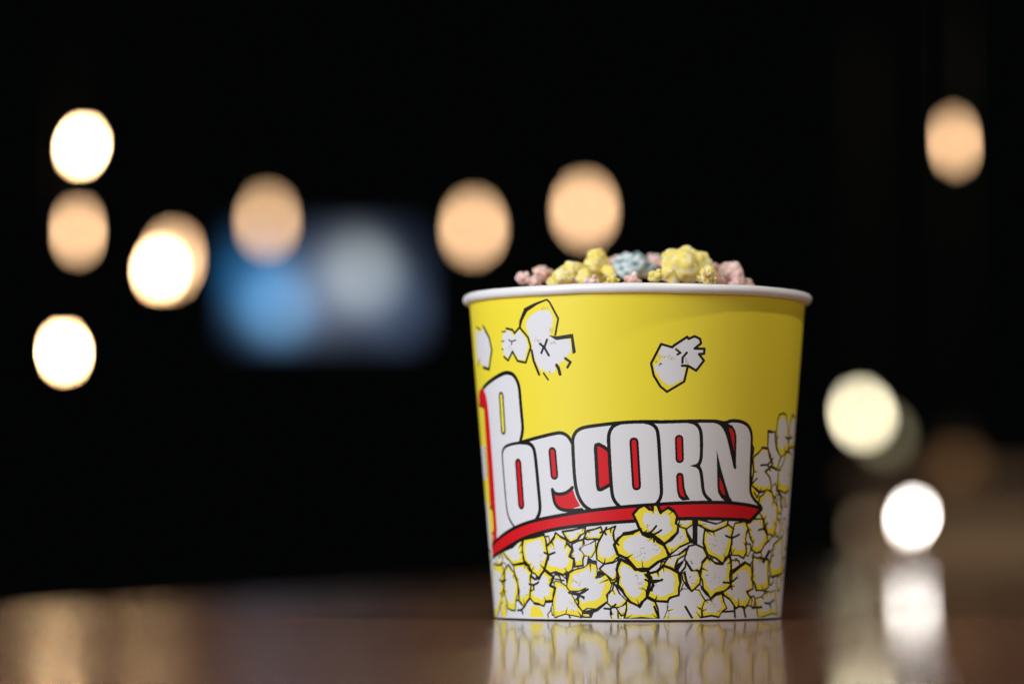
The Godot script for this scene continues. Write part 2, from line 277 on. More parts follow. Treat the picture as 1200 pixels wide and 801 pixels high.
	[3,4,9,0,[1111,1002,1138,1045]],
	[3,4,9,0,[961,1284,988,1315]],
	[3,4,9,0,[686,1166,724,1191]],
	[3,4,14,0,[1362,996,1463,1042]],
	[3,4,16,0,[1361,1149,1454,1196]],
	[3,4,10,0,[1284,1155,1323,1188]],
	[3,4,8,0,[1236,989,1265,1009]],
	[3,4,9,0,[1505,1143,1546,1177]],
	[3,4,8,0,[1472,1203,1511,1230]],
	[3,4,8,0,[1230,1049,1260,1075]],
	[3,4,8,0,[1608,821,1667,847]],
	[3,3,12,0,[1180,1241,1199,1321]],
	[3,3,14,0,[1373,1242,1434,1296]],
	[3,3,7,0,[1267,1075,1297,1102]],
	[3,3,10,0,[1033,1039,1092,1077]],
	[3,3,6,0,[1046,1146,1072,1183]],
	[0,1,0,1,[592,121,613,92,647,72,689,63,715,72,726,96,720,139,704,172,737,185,797,184,801,238,772,259,772,274,745,282,732,297,720,324,696,324,676,311,655,307,635,270,622,233,624,202,611,171]],
	[0,3,0,0,[558,131,563,105,593,54,649,34,703,20,717,32,753,102,737,171,728,171,744,104,710,36,700,28,659,42,607,68,579,105,569,131]],
	[0,3,0,0,[704,170,744,174,808,166,818,242,804,249,799,184,736,190]],
	[1,3,10.3,0,[772,265,794,281,780,302]],
	[1,3,13.6,0,[733,292,741,304,747,329]],
	[1,3,11.1,0,[619,228,626,270,650,328]],
	[1,3,7.4,0,[672,323,692,350]],
	[1,3,10.0,0,[661,202,678,216,666,240]],
	[1,3,9.9,0,[695,187,681,218,700,251]],
	[3,4,10,0,[626,178,668,192]],
	[3,4,8,0,[676,52,702,65]],
	[3,4,8,0,[709,141,727,172]],
	[3,4,8,0,[710,193,732,212]],
	[3,4,4,0,[697,318,710,330]],
	[0,1,0,0,[469,146,498,138,527,164,558,143,588,169,602,201,582,265,547,261,517,225,487,255,459,238,453,201,455,170]],
	[1,3,9.0,0,[532,154,563,131,604,174,615,214,585,277,540,268,514,228,484,264,458,247]],
	[1,3,9.1,0,[485,132,521,139,534,154]],
	[1,3,5.3,0,[455,144,479,144]],
	[1,3,5.0,0,[447,182,465,184]],
	[1,3,5.2,0,[447,215,457,217]],
	[1,3,5.1,0,[514,187,528,184,537,182]],
	[1,3,5.3,0,[514,187,503,183,496,180]],
	[1,3,6.1,0,[514,187,512,193,511,199]],
	[3,4,6,0,[487,209,513,222]],
	[0,1,0,0,[206,113,255,140,307,120,354,165,360,215,325,283,270,282,241,252,194,266,186,199]],
	[1,3,12.3,0,[306,112,355,162,370,215,333,294,270,282]],
	[1,3,7.3,0,[220,110,269,124]],
	[1,3,8.6,0,[227,245,200,272]],
	[0,1,0,0,[1152,214,1192,229,1228,247,1238,289,1246,328,1233,356,1185,379,1157,363,1130,323,1122,297,1137,290,1150,269,1178,259,1149,260,1135,269]],
	[0,1,0,0,[1192,224,1198,217,1250,181,1256,189,1280,178,1302,188,1307,206,1281,228,1322,228,1321,248,1300,250,1321,276,1290,317,1256,298,1232,298,1234,271,1219,247,1195,235]],
	[1,3,9.9,0,[1192,224,1198,217,1250,181,1256,189,1280,178,1302,188,1307,206,1281,228,1322,228,1321,248,1300,250,1321,276,1290,317,1256,298,1232,298]],
	[1,3,9.3,0,[1192,224,1149,211,1111,290,1121,338,1148,383,1174,404,1242,362,1255,301]],
	[1,3,7.9,0,[1207,232,1225,246,1213,253]],
	[1,3,8.9,0,[1250,245,1234,265,1233,286]],
	[3,4,18,0,[1138,257,1202,274]],
	[3,4,8,0,[1240,271,1259,289]],
	[3,4,5,0,[1204,228,1213,237]],
	[3,3,8,0,[1129,284,1153,302]],
	[0,1,0,0,[-10,1323,2100,1323,2100,1340,-10,1340]],
]
var INK := [Color(0.95, 0.88, 0.24), Color(0.875, 0.88, 0.895), Color(0.84, 0.09, 0.13), Color(0.06, 0.055, 0.05), Color(0.62, 0.46, 0.04)]


func named(what: String) -> String:
	var n: int = taken.get(what, 0)
	taken[what] = n + 1
	return what if n == 0 else "%s_%03d" % [what, n]


func thing(what: String, label: String, category: String, at := Vector3.ZERO, group := "") -> Node3D:
	var o := Node3D.new()
	o.name = named(what)
	add_child(o)
	o.position = at
	o.set_meta("label", label)
	o.set_meta("category", category)
	if group:
		o.set_meta("group", group)
	return o


func part(what: String, mesh: Mesh, m: Material, parent: Node3D) -> MeshInstance3D:
	var o := MeshInstance3D.new()
	o.name = what
	o.mesh = mesh
	o.material_override = m
	parent.add_child(o, true)
	return o


func plain(c: Color, rough: float, spec := 0.5) -> StandardMaterial3D:
	var m := StandardMaterial3D.new()
	m.albedo_color = c
	m.roughness = rough
	m.metallic_specular = spec
	return m


# ---------------------------------------------------------------- the printed sheet
func span_fill(im: Image, pts: PackedVector2Array, c: Color) -> void:
	var lo := INF
	var hi := -INF
	for p in pts:
		lo = minf(lo, p.y)
		hi = maxf(hi, p.y)
	for y in range(maxi(0, int(ceil(lo - 0.5))), mini(TEX_H - 1, int(floor(hi - 0.5))) + 1):
		var yc := y + 0.5
		var xs := PackedFloat32Array()
		for i in pts.size():
			var a := pts[i]
			var b := pts[(i + 1) % pts.size()]
			if (a.y <= yc) != (b.y <= yc):
				xs.append(a.x + (yc - a.y) / (b.y - a.y) * (b.x - a.x))
		xs.sort()
		for k in range(0, xs.size() - 1, 2):
			var x0 := int(round(xs[k]))
			var x1 := int(round(xs[k + 1]))
			if x1 > x0:
				im.fill_rect(Rect2i(x0, y, x1 - x0, 1), c)
				if x0 < 0:
					im.fill_rect(Rect2i(x0 + TEX_W, y, mini(x1, 0) - x0, 1), c)
				if x1 > TEX_W:
					im.fill_rect(Rect2i(maxi(x0, TEX_W) - TEX_W, y, x1 - maxi(x0, TEX_W), 1), c)


func stroke(im: Image, pts: PackedVector2Array, w: float, c: Color) -> void:
	for i in pts.size():
		var disc := PackedVector2Array()
		for k in 12:
			disc.append(pts[i] + Vector2.from_angle(TAU * k / 12) * w * 0.5)
		span_fill(im, disc, c)
		if i + 1 < pts.size() and pts[i].distance_to(pts[i + 1]) > 0.5:
			var n := (pts[i + 1] - pts[i]).normalized().orthogonal() * w * 0.5
			span_fill(im, PackedVector2Array([pts[i] + n, pts[i + 1] + n, pts[i + 1] - n, pts[i] - n]), c)


func rounded(pts: PackedVector2Array, closed: bool) -> PackedVector2Array:
	for turn in 2:
		var out := PackedVector2Array()
		if not closed:
			out.append(pts[0])
		for i in (pts.size() if closed else pts.size() - 1):
			var a := pts[i]
			var b := pts[(i + 1) % pts.size()]
			out.append(a.lerp(b, 0.25))
			out.append(a.lerp(b, 0.75))
		if not closed:
			out.append(pts[-1])
		pts = out
	return pts


func draw_print() -> ImageTexture:
	rng.seed = 11
	var im := Image.create(TEX_W, TEX_H, false, Image.FORMAT_RGB8)
	im.fill(INK[0])
	for it in PRINT:
		var pts := PackedVector2Array()
		for i in range(0, it[4].size(), 2):
			pts.append(Vector2(it[4][i], it[4][i + 1]))
		if it[0] == 0:
			span_fill(im, rounded(pts, true) if it[3] else pts, INK[it[1]])
		elif it[0] == 1:
			stroke(im, rounded(pts, false) if it[3] else pts, it[2], INK[it[1]])
		elif it[0] == 2:
			var cut := PackedVector2Array()
			for i in pts.size():
				var a := pts[i]
				var b := pts[(i + 1) % pts.size()]
				cut.append(a)
				if a.distance_to(b) > 42.0:
					cut.append(a.lerp(b, rng.randf_range(0.4, 0.6)) + (b - a).orthogonal() * rng.randf_range(-0.14, 0.10))
			pts = cut
			var mid := Vector2.ZERO
			for p in pts:
				mid += p / pts.size()
			var inner := PackedVector2Array()
			for i in pts.size():
				inner.append(mid + (pts[i] - mid) * (it[7] + rng.randf_range(-0.05, 0.07)) + Vector2(it[5], it[6]))
			span_fill(im, pts, INK[0])
			span_fill(im, rounded(inner, true), INK[1])
			if it[7] < 0.9:
				for i in 3:
					var e := rng.randi() % (pts.size())
					var from := pts[e].lerp(mid, 0.05)
					var tip := from.lerp(mid, rng.randf_range(0.3, 0.52)) + Vector2(rng.randf_range(-5, 5), rng.randf_range(-5, 5))
					var side := (tip - from).normalized().orthogonal()
					var wide := rng.randf_range(4.0, 8.0)
					span_fill(im, PackedVector2Array([from + side * wide * 1.3, tip + side * wide * 0.7, tip - side * wide * 0.7, from - side * wide * 1.3]), INK[0])
					span_fill(im, PackedVector2Array([from + side * wide * 0.6, tip, from - side * wide * 0.6]), INK[3])
			pts.append(pts[0])
			for i in pts.size() - 1:
				stroke(im, PackedVector2Array([pts[i], pts[i + 1]]), it[2] * rng.randf_range(0.75, 1.35), INK[3])
			for i in 5:
				var q: Vector2 = inner[rng.randi() % inner.size()] + Vector2(rng.randf_range(-6, 6), rng.randf_range(-6, 6))
				stroke(im, PackedVector2Array([q, q + Vector2(rng.randf_range(-5, 5), rng.randf_range(3, 9))]), 1.6, INK[4] if i % 2 else Color(0.78, 0.68, 0.25))
		else:
			for i in it[2]:
				var t := rng.randf()
				var q := pts[0].lerp(pts[1], t)
				q = Vector2(lerpf(pts[0].x, pts[1].x, clampf(t + rng.randfn(0, 0.2), 0, 1)), lerpf(pts[0].y, pts[1].y, clampf(t + rng.randfn(0, 0.3), 0, 1)))
				stroke(im, PackedVector2Array([q, q + Vector2(rng.randf_range(1, 5), rng.randf_range(-5, 1))]), 1.8, INK[it[1]])
	return ImageTexture.create_from_image(im)


# ---------------------------------------------------------------- shapes
func lathe(profile: PackedVector2Array, segs: int, from_deg := 0.0) -> ArrayMesh:
	# profile: (radius, height) from bottom to top of the outer side; uv.x runs once per 180 degrees
	var st := SurfaceTool.new()
	st.begin(Mesh.PRIMITIVE_TRIANGLES)
	var top := profile[-1].y
	for j in profile.size():
		for i in segs + 1:
			var deg := from_deg + 360.0 * i / segs
			var a := deg_to_rad(deg)
			st.set_uv(Vector2((deg - from_deg) / 180.0, 1.0 - (profile[j].y - profile[0].y) / maxf(top - profile[0].y, 1e-5)))
			st.add_vertex(Vector3(sin(a) * profile[j].x, profile[j].y, cos(a) * profile[j].x))
	for j in profile.size() - 1:
		for i in segs:
			var a := j * (segs + 1) + i
			var b := a + segs + 1
			for k in [a, b, a + 1, a + 1, b, b + 1]:
				st.add_index(k)
	st.generate_normals()
	return st.commit()


func uneven_tube(r_mid: float, ry: Vector2, y: float, segs: int) -> ArrayMesh:
	# a rolled paper lip: slightly wavy, with the overlap of the sheet as a low bump at the back left
	var n := FastNoiseLite.new()
	n.seed = 3
	n.frequency = 1.0
	var st := SurfaceTool.new()
	st.begin(Mesh.PRIMITIVE_TRIANGLES)
	for i in segs + 1:
		var a := TAU * (i % segs) / segs
		var d := Vector3(sin(a), 0, cos(a))
		var w := n.get_noise_3dv(d * 2.2)
		var bump := exp(-pow((a - 4.1) / 0.05, 2.0)) * 0.00035
		for k in 20:
			var t := TAU * k / 20
			var fat := 1.0 + 0.05 * n.get_noise_3dv(d * 7.0 + Vector3(0, 5, 0))
			st.add_vertex(d * (r_mid + 0.0003 * w + (ry.x * fat + bump) * cos(t)) + Vector3(0, y + 0.00035 * n.get_noise_3dv(d * 1.6 + Vector3(0, 9, 0)) + (ry.y * fat + bump) * sin(t), 0))
	for i in segs:
		for k in 20:
			var a := i * 20 + k
			var b := i * 20 + (k + 1) % 20
			for v in [a, b, a + 20, a + 20, b, b + 20]:
				st.add_index(v)
	st.generate_normals()
	return st.commit()


func plank_mesh(w: float, l: float, h: float, c: float) -> ArrayMesh:
	# a board along z, its top at y = 0, with chamfered upper edges
	var st := SurfaceTool.new()
	st.begin(Mesh.PRIMITIVE_TRIANGLES)
	st.set_smooth_group(-1)
	var prof := [Vector2(-w / 2, -h), Vector2(-w / 2, -c), Vector2(-w / 2 + c * 0.35, -c * 0.3), Vector2(-w / 2 + c, 0), Vector2(w / 2 - c, 0), Vector2(w / 2 - c * 0.35, -c * 0.3), Vector2(w / 2, -c), Vector2(w / 2, -h)]
	for i in prof.size():
		var a: Vector2 = prof[i]
		var b: Vector2 = prof[(i + 1) % prof.size()]
		for v in [[a, 0], [a, 1], [b, 0], [b, 0], [a, 1], [b, 1]]:
			st.set_smooth_group(-1)
			st.set_uv(Vector2((v[0].x + 0.15) / 0.3, float(v[1])* l / 3.0))
			st.add_vertex(Vector3(v[0].x, v[0].y, -l * v[1]))
	for e in 2:
		for i in range(1, prof.size() - 1):
			for k in ([0, i, i + 1] if e == 0 else [0, i + 1, i]):
				st.set_smooth_group(-1)
				st.set_uv(Vector2(0.5, 0.5))
				st.add_vertex(Vector3(prof[k].x, prof[k].y, -l * e))
	st.generate_normals()
	return st.commit()


func wood_maps(sd: int) -> Array:
	var w := 512
	var h := 1024
	var n1 := FastNoiseLite.new()
	n1.seed = sd
	n1.frequency = 1.0
	n1.fractal_octaves = 4
	var col := Image.create(w, h, false, Image.FORMAT_RGB8)
	var gloss := Image.create(w, h, false, Image.FORMAT_RGB8)
	var dark := Color(0.47, 0.31, 0.23)
	var light := Color(0.70, 0.50, 0.39)
	for y in h:
		for x in w:
			var fx := x / 512.0
			var fy := y / 1024.0
			var broad := n1.get_noise_2d(fx * 5.0, fy * 3.0) * 0.5 + 0.5
			var fine := n1.get_noise_2d(fx * 60.0 + broad * 4.0, fy * 14.0 + 40.0) * 0.5 + 0.5
			var pore := n1.get_noise_2d(fx * 150.0, fy * 50.0 + 90.0) * 0.5 + 0.5
			var p := smoothstep(0.56, 0.72, pore)
			col.set_pixel(x, y, dark.lerp(light, clampf(0.15 + 0.5 * fine + 0.3 * broad, 0, 1)).lerp(Color(0.1, 0.06, 0.04), p * 0.6))
			var g := clampf(0.5 + (fine - 0.5) * 0.5 - p * 0.5 + (broad - 0.5) * 0.3, 0, 1)
			gloss.set_pixel(x, y, Color(g, clampf(0.75 - g * 0.5, 0, 1), 0))
	return [ImageTexture.create_from_image(col), ImageTexture.create_from_image(gloss)]


# ---------------------------------------------------------------- popcorn
var ico_v: PackedVector3Array
var ico_i: PackedInt32Array


func make_ico(levels: int) -> void:
	var t := (1.0 + sqrt(5.0)) / 2.0
	ico_v = PackedVector3Array([Vector3(-1, t, 0), Vector3(1, t, 0), Vector3(-1, -t, 0), Vector3(1, -t, 0), Vector3(0, -1, t), Vector3(0, 1, t), Vector3(0, -1, -t), Vector3(0, 1, -t), Vector3(t, 0, -1), Vector3(t, 0, 1), Vector3(-t, 0, -1), Vector3(-t, 0, 1)])
	for i in 12:
		ico_v[i] = ico_v[i].normalized()
	ico_i = PackedInt32Array([0, 11, 5, 0, 5, 1, 0, 1, 7, 0, 7, 10, 0, 10, 11, 1, 5, 9, 5, 11, 4, 11, 10, 2, 10, 7, 6, 7, 1, 8, 3, 9, 4, 3, 4, 2, 3, 2, 6, 3, 6, 8, 3, 8, 9, 4, 9, 5, 2, 4, 11, 6, 2, 10, 8, 6, 7, 9, 8, 1])
	for l in levels:
		var mids := {}
		var out := PackedInt32Array()
		for f in range(0, ico_i.size(), 3):
			var m := []
			for e in 3:
				var a := ico_i[f + e]
				var b := ico_i[f + (e + 1) % 3]
				var key := mini(a, b) * 100000 + maxi(a, b)
				if not mids.has(key):
					mids[key] = ico_v.size()
					ico_v.append(((ico_v[a] + ico_v[b]) / 2).normalized())
				m.append(mids[key])
			for k in [ico_i[f], m[0], m[2], ico_i[f + 1], m[1], m[0], ico_i[f + 2], m[2], m[1], m[0], m[1], m[2]]:
				out.append(k)
		ico_i = out


func popcorn_mesh(lobes: Array, tint: Color, second: Color, spot: Color, spots: float, sd: int) -> ArrayMesh:
	# burst lobes that run into one another, each a rough knobbly ball: [centre, radii, roughness]
	var n := FastNoiseLite.new()
	n.seed = sd
	n.frequency = 1.0
	n.fractal_octaves = 2
	var st := SurfaceTool.new()
	st.begin(Mesh.PRIMITIVE_TRIANGLES)
	var base := 0
	for L in lobes:
		var c: Vector3 = L[0]
		var r: Vector3 = L[1]
		var cuts := []
		for k in 7:
			cuts.append([Vector3(n.get_noise_2d(k * 31.7 + base * 0.37, 5.0), n.get_noise_2d(k * 17.3 + base * 0.53, 55.0), n.get_noise_2d(k * 23.9 + base * 0.71, 155.0)).normalized(), 0.70 + 0.035 * k])
		for v in ico_v:
			var trim := 1.0
			for cut in cuts:
				var along: float = v.dot(cut[0])
				if along > 0.05:
					trim = minf(trim, cut[1] / along)
			var p := c + v * r
			var q := p * 210.0
			var d := 1.0 + 0.34 * n.get_noise_3dv(q * 0.55) + 0.09 * absf(n.get_noise_3dv(q * 1.5 + Vector3(9, 2, 5))) + 0.025 * n.get_noise_3dv(q * 6.0)
			p = c + v * r * d * trim * 1.1
			var k := smoothstep(-0.12, 0.3, n.get_noise_3dv(p * 230.0 + Vector3(30, 0, 0)))
			var colr := tint.lerp(second, k)
			colr = colr.lerp(spot, smoothstep(0.62 - spots, 0.66 - spots, n.get_noise_3dv(p * 400.0 + Vector3(0, 70, 0)) * 0.5 + 0.5))
			st.set_color(colr)
			st.set_smooth_group(0)
			st.add_vertex(p)
		for i in ico_i:
			st.add_index(base + i)
		base += ico_v.size()
	st.generate_normals()
	return st.commit()


func random_lobes(r: float, count: int, flat := 1.0) -> Array:
	var out := [[Vector3.ZERO, Vector3(0.62, 0.55 * flat, 0.6) * r]]
	for i in count:
		var a := TAU * (i + rng.randf_range(-0.25, 0.25)) / count
		var up := rng.randf_range(-0.35, 0.55)
		var dir := Vector3(cos(a) * cos(up), sin(up) * flat, sin(a) * cos(up))
		var s := rng.randf_range(0.30, 0.50) * r
		out.append([dir * (r * 0.98 - s), Vector3(s, s * rng.randf_range(0.8, 1.1), s)])
	for i in 2:
		var s := rng.randf_range(0.28, 0.4) * r
		out.append([Vector3(rng.randf_range(-0.4, 0.4) * r, (0.85 * r - s) * flat, rng.randf_range(-0.2, 0.4) * r), Vector3(s, s, s)])
	return out


# ---------------------------------------------------------------- lamps
func bulb_mesh(r: float, h: float) -> ArrayMesh:
	var p := PackedVector2Array()
	for k in 15:
		var t := k / 14.0
		p.append(Vector2(maxf(r * pow(sin(PI * pow(t, 0.85)), 0.6) if k < 14 else 0.0, 0.0005), h * (t - 0.5)))
	return lathe(p, 24)


func pendant(label: String, at: Vector3, r: float, h: float, lean: float, glow: Color, strength: float, cord: float) -> void:
	var o := thing("pendant_lamp", label, "lamp", at, "lamps glowing behind the bucket")
	var dark := plain(Color(0.03, 0.03, 0.03), 0.6)
	var m := StandardMaterial3D.new()
	m.albedo_color = Color(0.1, 0.09, 0.08)
	m.roughness = 0.4
	m.emission_enabled = true
	m.emission = glow
	m.emission_energy_multiplier = strength
	var b := part("bulb", bulb_mesh(r, h), m, o)
	b.rotation.z = lean
	var top := Vector3(-sin(lean), cos(lean), 0) * h * 0.5
	var s := part("socket", lathe(PackedVector2Array([Vector2(0.004, -0.004), Vector2(r * 0.6, -0.004), Vector2(r * 0.6, 0.022), Vector2(0.003, 0.03)]), 16), dark, o)
	s.position = top
	s.rotation.z = lean
	var c := part("cord", lathe(PackedVector2Array([Vector2(0.0022, 0.0), Vector2(0.0022, cord)]), 8), dark, o)
	c.position = top + Vector3(-sin(lean), cos(lean), 0) * 0.028
	var l := OmniLight3D.new()
	l.name = "glow"
	l.light_color = glow
	l.light_energy = 0.25 * strength * r * r
	l.light_size = r * 0.8
	l.omni_range = 20.0
	l.omni_attenuation = 2.0
	l.shadow_enabled = true
	o.add_child(l)


func _ready() -> void:
	# camera: a short telephoto just above the table, focused on the front of the bucket
	var cam := Camera3D.new()
	cam.name = "camera"
	add_child(cam)
	var lens := CameraAttributesPhysical.new()
	lens.frustum_focal_length = 121.35
	lens.frustum_focus_distance = 1.79
	lens.frustum_near = 0.05
	lens.frustum_far = 80.0
	lens.exposure_aperture = 2.697
	cam.attributes = lens
	cam.position = Vector3(0, 0.042, 0)
	cam.rotation_degrees = Vector3(3.2856, 0, 0)
	cam.current = true

	var env := Environment.new()
	env.background_mode = Environment.BG_COLOR
	env.background_color = Color(0.012, 0.014, 0.014)
	env.tonemap_mode = Environment.TONE_MAPPER_LINEAR
	env.tonemap_exposure = 1.0
	env.sdfgi_enabled = true
	env.ssao_enabled = true
	env.ssil_enabled = true
	var we := WorldEnvironment.new()
	we.name = "environment"
	we.environment = env
	add_child(we)

	# both out of view: a large soft lamp lighting the bucket from front left, a small one above its right side
	var key := AreaLight3D.new()  # unseen lamp, placed to light the left side of the bucket
	key.name = "unseen_soft_lamp"
	key.area_size = Vector2(0.9, 0.9)
	key.area_range = 12.0
	key.area_attenuation = 2.0
	key.light_color = Color(0.965, 0.98, 1.0)
	key.light_energy = 3.25
	key.shadow_enabled = true
	add_child(key)
	key.look_at_from_position(BUCKET + Vector3(-1.25, 0.70, 1.05), BUCKET + Vector3(0, 0.1, 0))
	var over := OmniLight3D.new()  # unseen lamp, lights the right side and casts the shade below the rim
	over.name = "unseen_overhead_lamp"
	over.light_color = Color(1.0, 0.96, 0.90)
	over.light_energy = 0.42
	over.light_size = 0.02
	over.omni_range = 12.0
	over.omni_attenuation = 2.0
	over.shadow_enabled = true
	add_child(over)
	over.position = BUCKET + Vector3(0.36, 1.05, 0.30)

	var fill_light := AreaLight3D.new()  # added fill light out of view, brightens the right side and rim shadow
	fill_light.name = "added_fill_lamp"
	fill_light.area_size = Vector2(1.4, 1.0)
	fill_light.area_range = 12.0
	fill_light.area_attenuation = 2.0
	fill_light.light_color = Color(1.0, 0.98, 0.95)
	fill_light.light_energy = 0.62
	fill_light.shadow_enabled = true
	add_child(fill_light)
	fill_light.look_at_from_position(BUCKET + Vector3(1.35, 0.8, 1.35), BUCKET + Vector3(0, 0.1, 0))

	# ---- table of long boards running away to the right
	var table := Node3D.new()
	table.name = "table"
	table.set_meta("kind", "structure")
	add_child(table)
	table.position = Vector3(0, 0, -1.79)
	table.rotation_degrees.y = -14.04
	var boards := []
	for k in 3:
		var maps := wood_maps(5 + k)
		var m := StandardMaterial3D.new()
		m.albedo_texture = maps[0]
		m.roughness_texture = maps[1]
		m.roughness_texture_channel = BaseMaterial3D.TEXTURE_CHANNEL_GREEN
		m.roughness = 0.22
		m.clearcoat_enabled = true
		m.clearcoat = 0.45
		m.clearcoat_roughness = 0.05
		m.heightmap_enabled = true
		m.heightmap_texture = maps[1]
		m.heightmap_scale = 0.035
		m.metallic_specular = 0.22
		boards.append(m)
	var seams := [-0.472, -0.39, -0.257, -0.117, 0.155, 0.30, 0.44, 0.585, 0.73]
	for k in seams.size() - 1:
		var w: float = seams[k + 1] - seams[k]
		var p := part("plank" if k == 0 else "plank_%03d" % k, plank_mesh(w - 0.0006, 7.4, 0.036, 0.0011), boards[k % 3], table)
		p.position = Vector3((seams[k] + seams[k + 1]) / 2, [0.0, -0.0003, 0.0002][k % 3] if k != 3 else 0.0, 1.25)

	# ---- the bucket
	var bucket := thing("popcorn_bucket", "yellow paper popcorn bucket with white rim and red lettering on the table", "bucket", BUCKET)
	var paper := plain(Color(0.9, 0.9, 0.9), 0.5)
	var sheet := plain(Color.WHITE, 0.46, 0.42)
	sheet.albedo_texture = draw_print()
	var wall := PackedVector2Array()
	for k in 9:
		wall.append(Vector2(lerpf(0.0775, 0.0913, k / 8.0), lerpf(0.0008, 0.1708, k / 8.0)))
	part("printed_wall", lathe(wall, 160, -95.0), sheet, bucket)
	part("inner_wall", lathe(PackedVector2Array([Vector2(0.0908, 0.1708), Vector2(0.0771, 0.006), Vector2(0.0771, 0.0008), Vector2(0.0775, 0.0008)]), 128), paper, bucket)
	part("base", lathe(PackedVector2Array([Vector2(0.0772, 0.0065), Vector2(0.0005, 0.0065)]), 96), paper, bucket)
	part("rim", uneven_tube(0.0922, Vector2(0.0028, 0.0027), 0.1727, 160), plain(Color(0.92, 0.92, 0.93), 0.38), bucket)

	# ---- popcorn
	make_ico(3)
	var kern := plain(Color.WHITE, 0.62, 0.4)
	kern.vertex_color_use_as_albedo = true
	kern.subsurf_scatter_enabled = true
	kern.subsurf_scatter_strength = 0.12
	var tones := {"pink": [Color(0.86, 0.50, 0.46), Color(0.90, 0.74, 0.69)], "yellow": [Color(0.88, 0.69, 0.16), Color(0.90, 0.83, 0.52)], "blue": [Color(0.72, 0.79, 0.81), Color(0.88, 0.87, 0.86)]}
	rng.seed = 4
	for p in [
		["small pink popcorn piece at the far left of the heap", "pink", -0.0622, 0.1831, 0.0046, 4, [], 0.00, 0.015],
		["pink popcorn piece with a brownish base, second from the left", "pink", -0.0515, 0.1861, 0.0060, 4, [], 0.05, 0.005],
		["low wide yellow popcorn piece left of the tall yellow one", "yellow", -0.0362, 0.1838, 0.0000, 0, [[-5.11,-1.39,1.86,5.57,4.64,4.64],[0.93,0.93,0.00,6.50,5.57,5.57],[6.50,-1.39,1.39,5.11,4.64,4.64],[-9.29,-3.72,0.93,3.72,3.72,3.72]], 0.00, 0.030],
		["tall yellow popcorn piece left of the blue ones", "yellow", -0.0217, 0.1891, 0.0000, 0, [[0.00,3.25,0.00,5.11,6.04,5.11],[-1.86,-1.39,0.93,6.04,5.57,5.57],[5.11,-2.79,2.79,4.18,4.64,4.18],[0.00,-5.57,0.00,7.43,4.18,5.11]], 0.00, 0.020],
		["pink popcorn piece behind and between tall yellow and blue ones", "pink", -0.0105, 0.1955, 0.0046, 4, [], 0.00, -0.030],
		["white and blue popcorn piece with dark teal spots left of centre", "blue", -0.0038, 0.1937, 0.0000, 0, [[-3.72,0.00,0.00,5.11,5.11,4.64],[3.25,0.93,0.00,5.57,4.64,4.64],[0.00,-3.72,1.86,6.04,4.18,4.64],[-0.93,4.18,-0.93,3.25,2.79,3.25]], 0.10, -0.020],
		["white popcorn piece with teal spots right of the spotted blue one", "blue", 0.0058, 0.1932, 0.0000, 0, [[0.00,0.93,0.00,3.72,3.72,3.72],[2.32,-2.32,1.39,3.25,3.72,3.25],[-2.79,-2.79,1.39,3.25,3.25,3.25]], 0.10, -0.025],
		["small yellow popcorn piece at the rim under the spotted blue one", "yellow", -0.0145, 0.1796, 0.0037, 4, [], 0.00, 0.055],
		["pink popcorn piece at the rim below the spotted blue piece", "pink", -0.0039, 0.1800, 0.0051, 4, [], 0.00, 0.050],
		["rosy popcorn piece at the back left of the biggest yellow one", "pink", 0.0109, 0.1967, 0.0056, 4, [], 0.00, -0.045],
		["pale blue popcorn piece at the back beside the biggest yellow one", "blue", 0.0166, 0.1975, 0.0046, 4, [], 0.02, -0.055],
		["small yellow popcorn piece at the rim left of the biggest yellow one", "yellow", 0.0083, 0.1818, 0.0046, 5, [], 0.00, 0.050],
		["biggest yellow popcorn piece, a square block on top of the heap", "yellow", 0.0248, 0.1888, 0.0000, 0, [[-2.79,0.46,0.00,9.75,8.36,7.90],[5.11,0.00,-0.93,8.82,7.90,7.43],[0.93,5.57,0.00,7.43,2.79,5.11],[-7.90,-4.64,2.79,5.11,4.64,4.64],[11.15,-3.72,0.93,5.11,5.11,4.64]], 0.00, 0.030],
		["pink popcorn piece between the biggest yellow and the right pink", "pink", 0.0396, 0.1907, 0.0051, 4, [], 0.00, -0.005],
		["yellow popcorn piece with a brown hull at the right rim", "yellow", 0.0358, 0.1812, 0.0056, 4, [], 0.10, 0.045],
		["large rounded pink popcorn piece near the right end", "pink", 0.0483, 0.1855, 0.0000, 0, [[0.00,0.93,0.00,6.04,5.57,5.57],[3.72,-1.86,1.39,4.64,4.64,4.18],[-3.72,-2.32,1.86,4.18,4.18,4.18],[1.39,3.25,-0.93,3.72,3.25,3.72],[5.57,-4.64,0.93,3.25,3.72,3.25]], 0.00, 0.020],
		["small pink popcorn piece at the far right of the heap", "pink", 0.0587, 0.1798, 0.0042, 4, [], 0.00, 0.015],
		["low pink popcorn piece at the rim between the two leftmost ones", "pink", -0.0567, 0.1808, 0.0046, 4, [], 0.00, 0.020],
		["low pink popcorn piece at the rim left of the wide yellow one", "pink", -0.0448, 0.1808, 0.0046, 4, [], 0.00, 0.020],
		["low rosy popcorn piece at the rim under the large pink one", "pink", 0.0518, 0.1792, 0.0046, 4, [], 0.00, 0.030],
		["flat pink popcorn piece at the rim under the tall yellow one", "pink", -0.0258, 0.1791, 0.0042, 4, [], 0.00, 0.055],
	]:
		var tone: Array = tones[p[1]]
		var lobes := []
		if p[6].is_empty():
			lobes = random_lobes(p[4], p[5])
		else:
			for l in p[6]:
				lobes.append([Vector3(l[0], l[1], l[2]) * 0.001, Vector3(l[3], l[4], l[5]) * 0.001])
		var hull: Color = Color(0.03, 0.17, 0.20) if p[1] == "blue" else Color(0.50, 0.24, 0.05) if p[7] > 0.0 else tone[0]
		var o := MeshInstance3D.new()
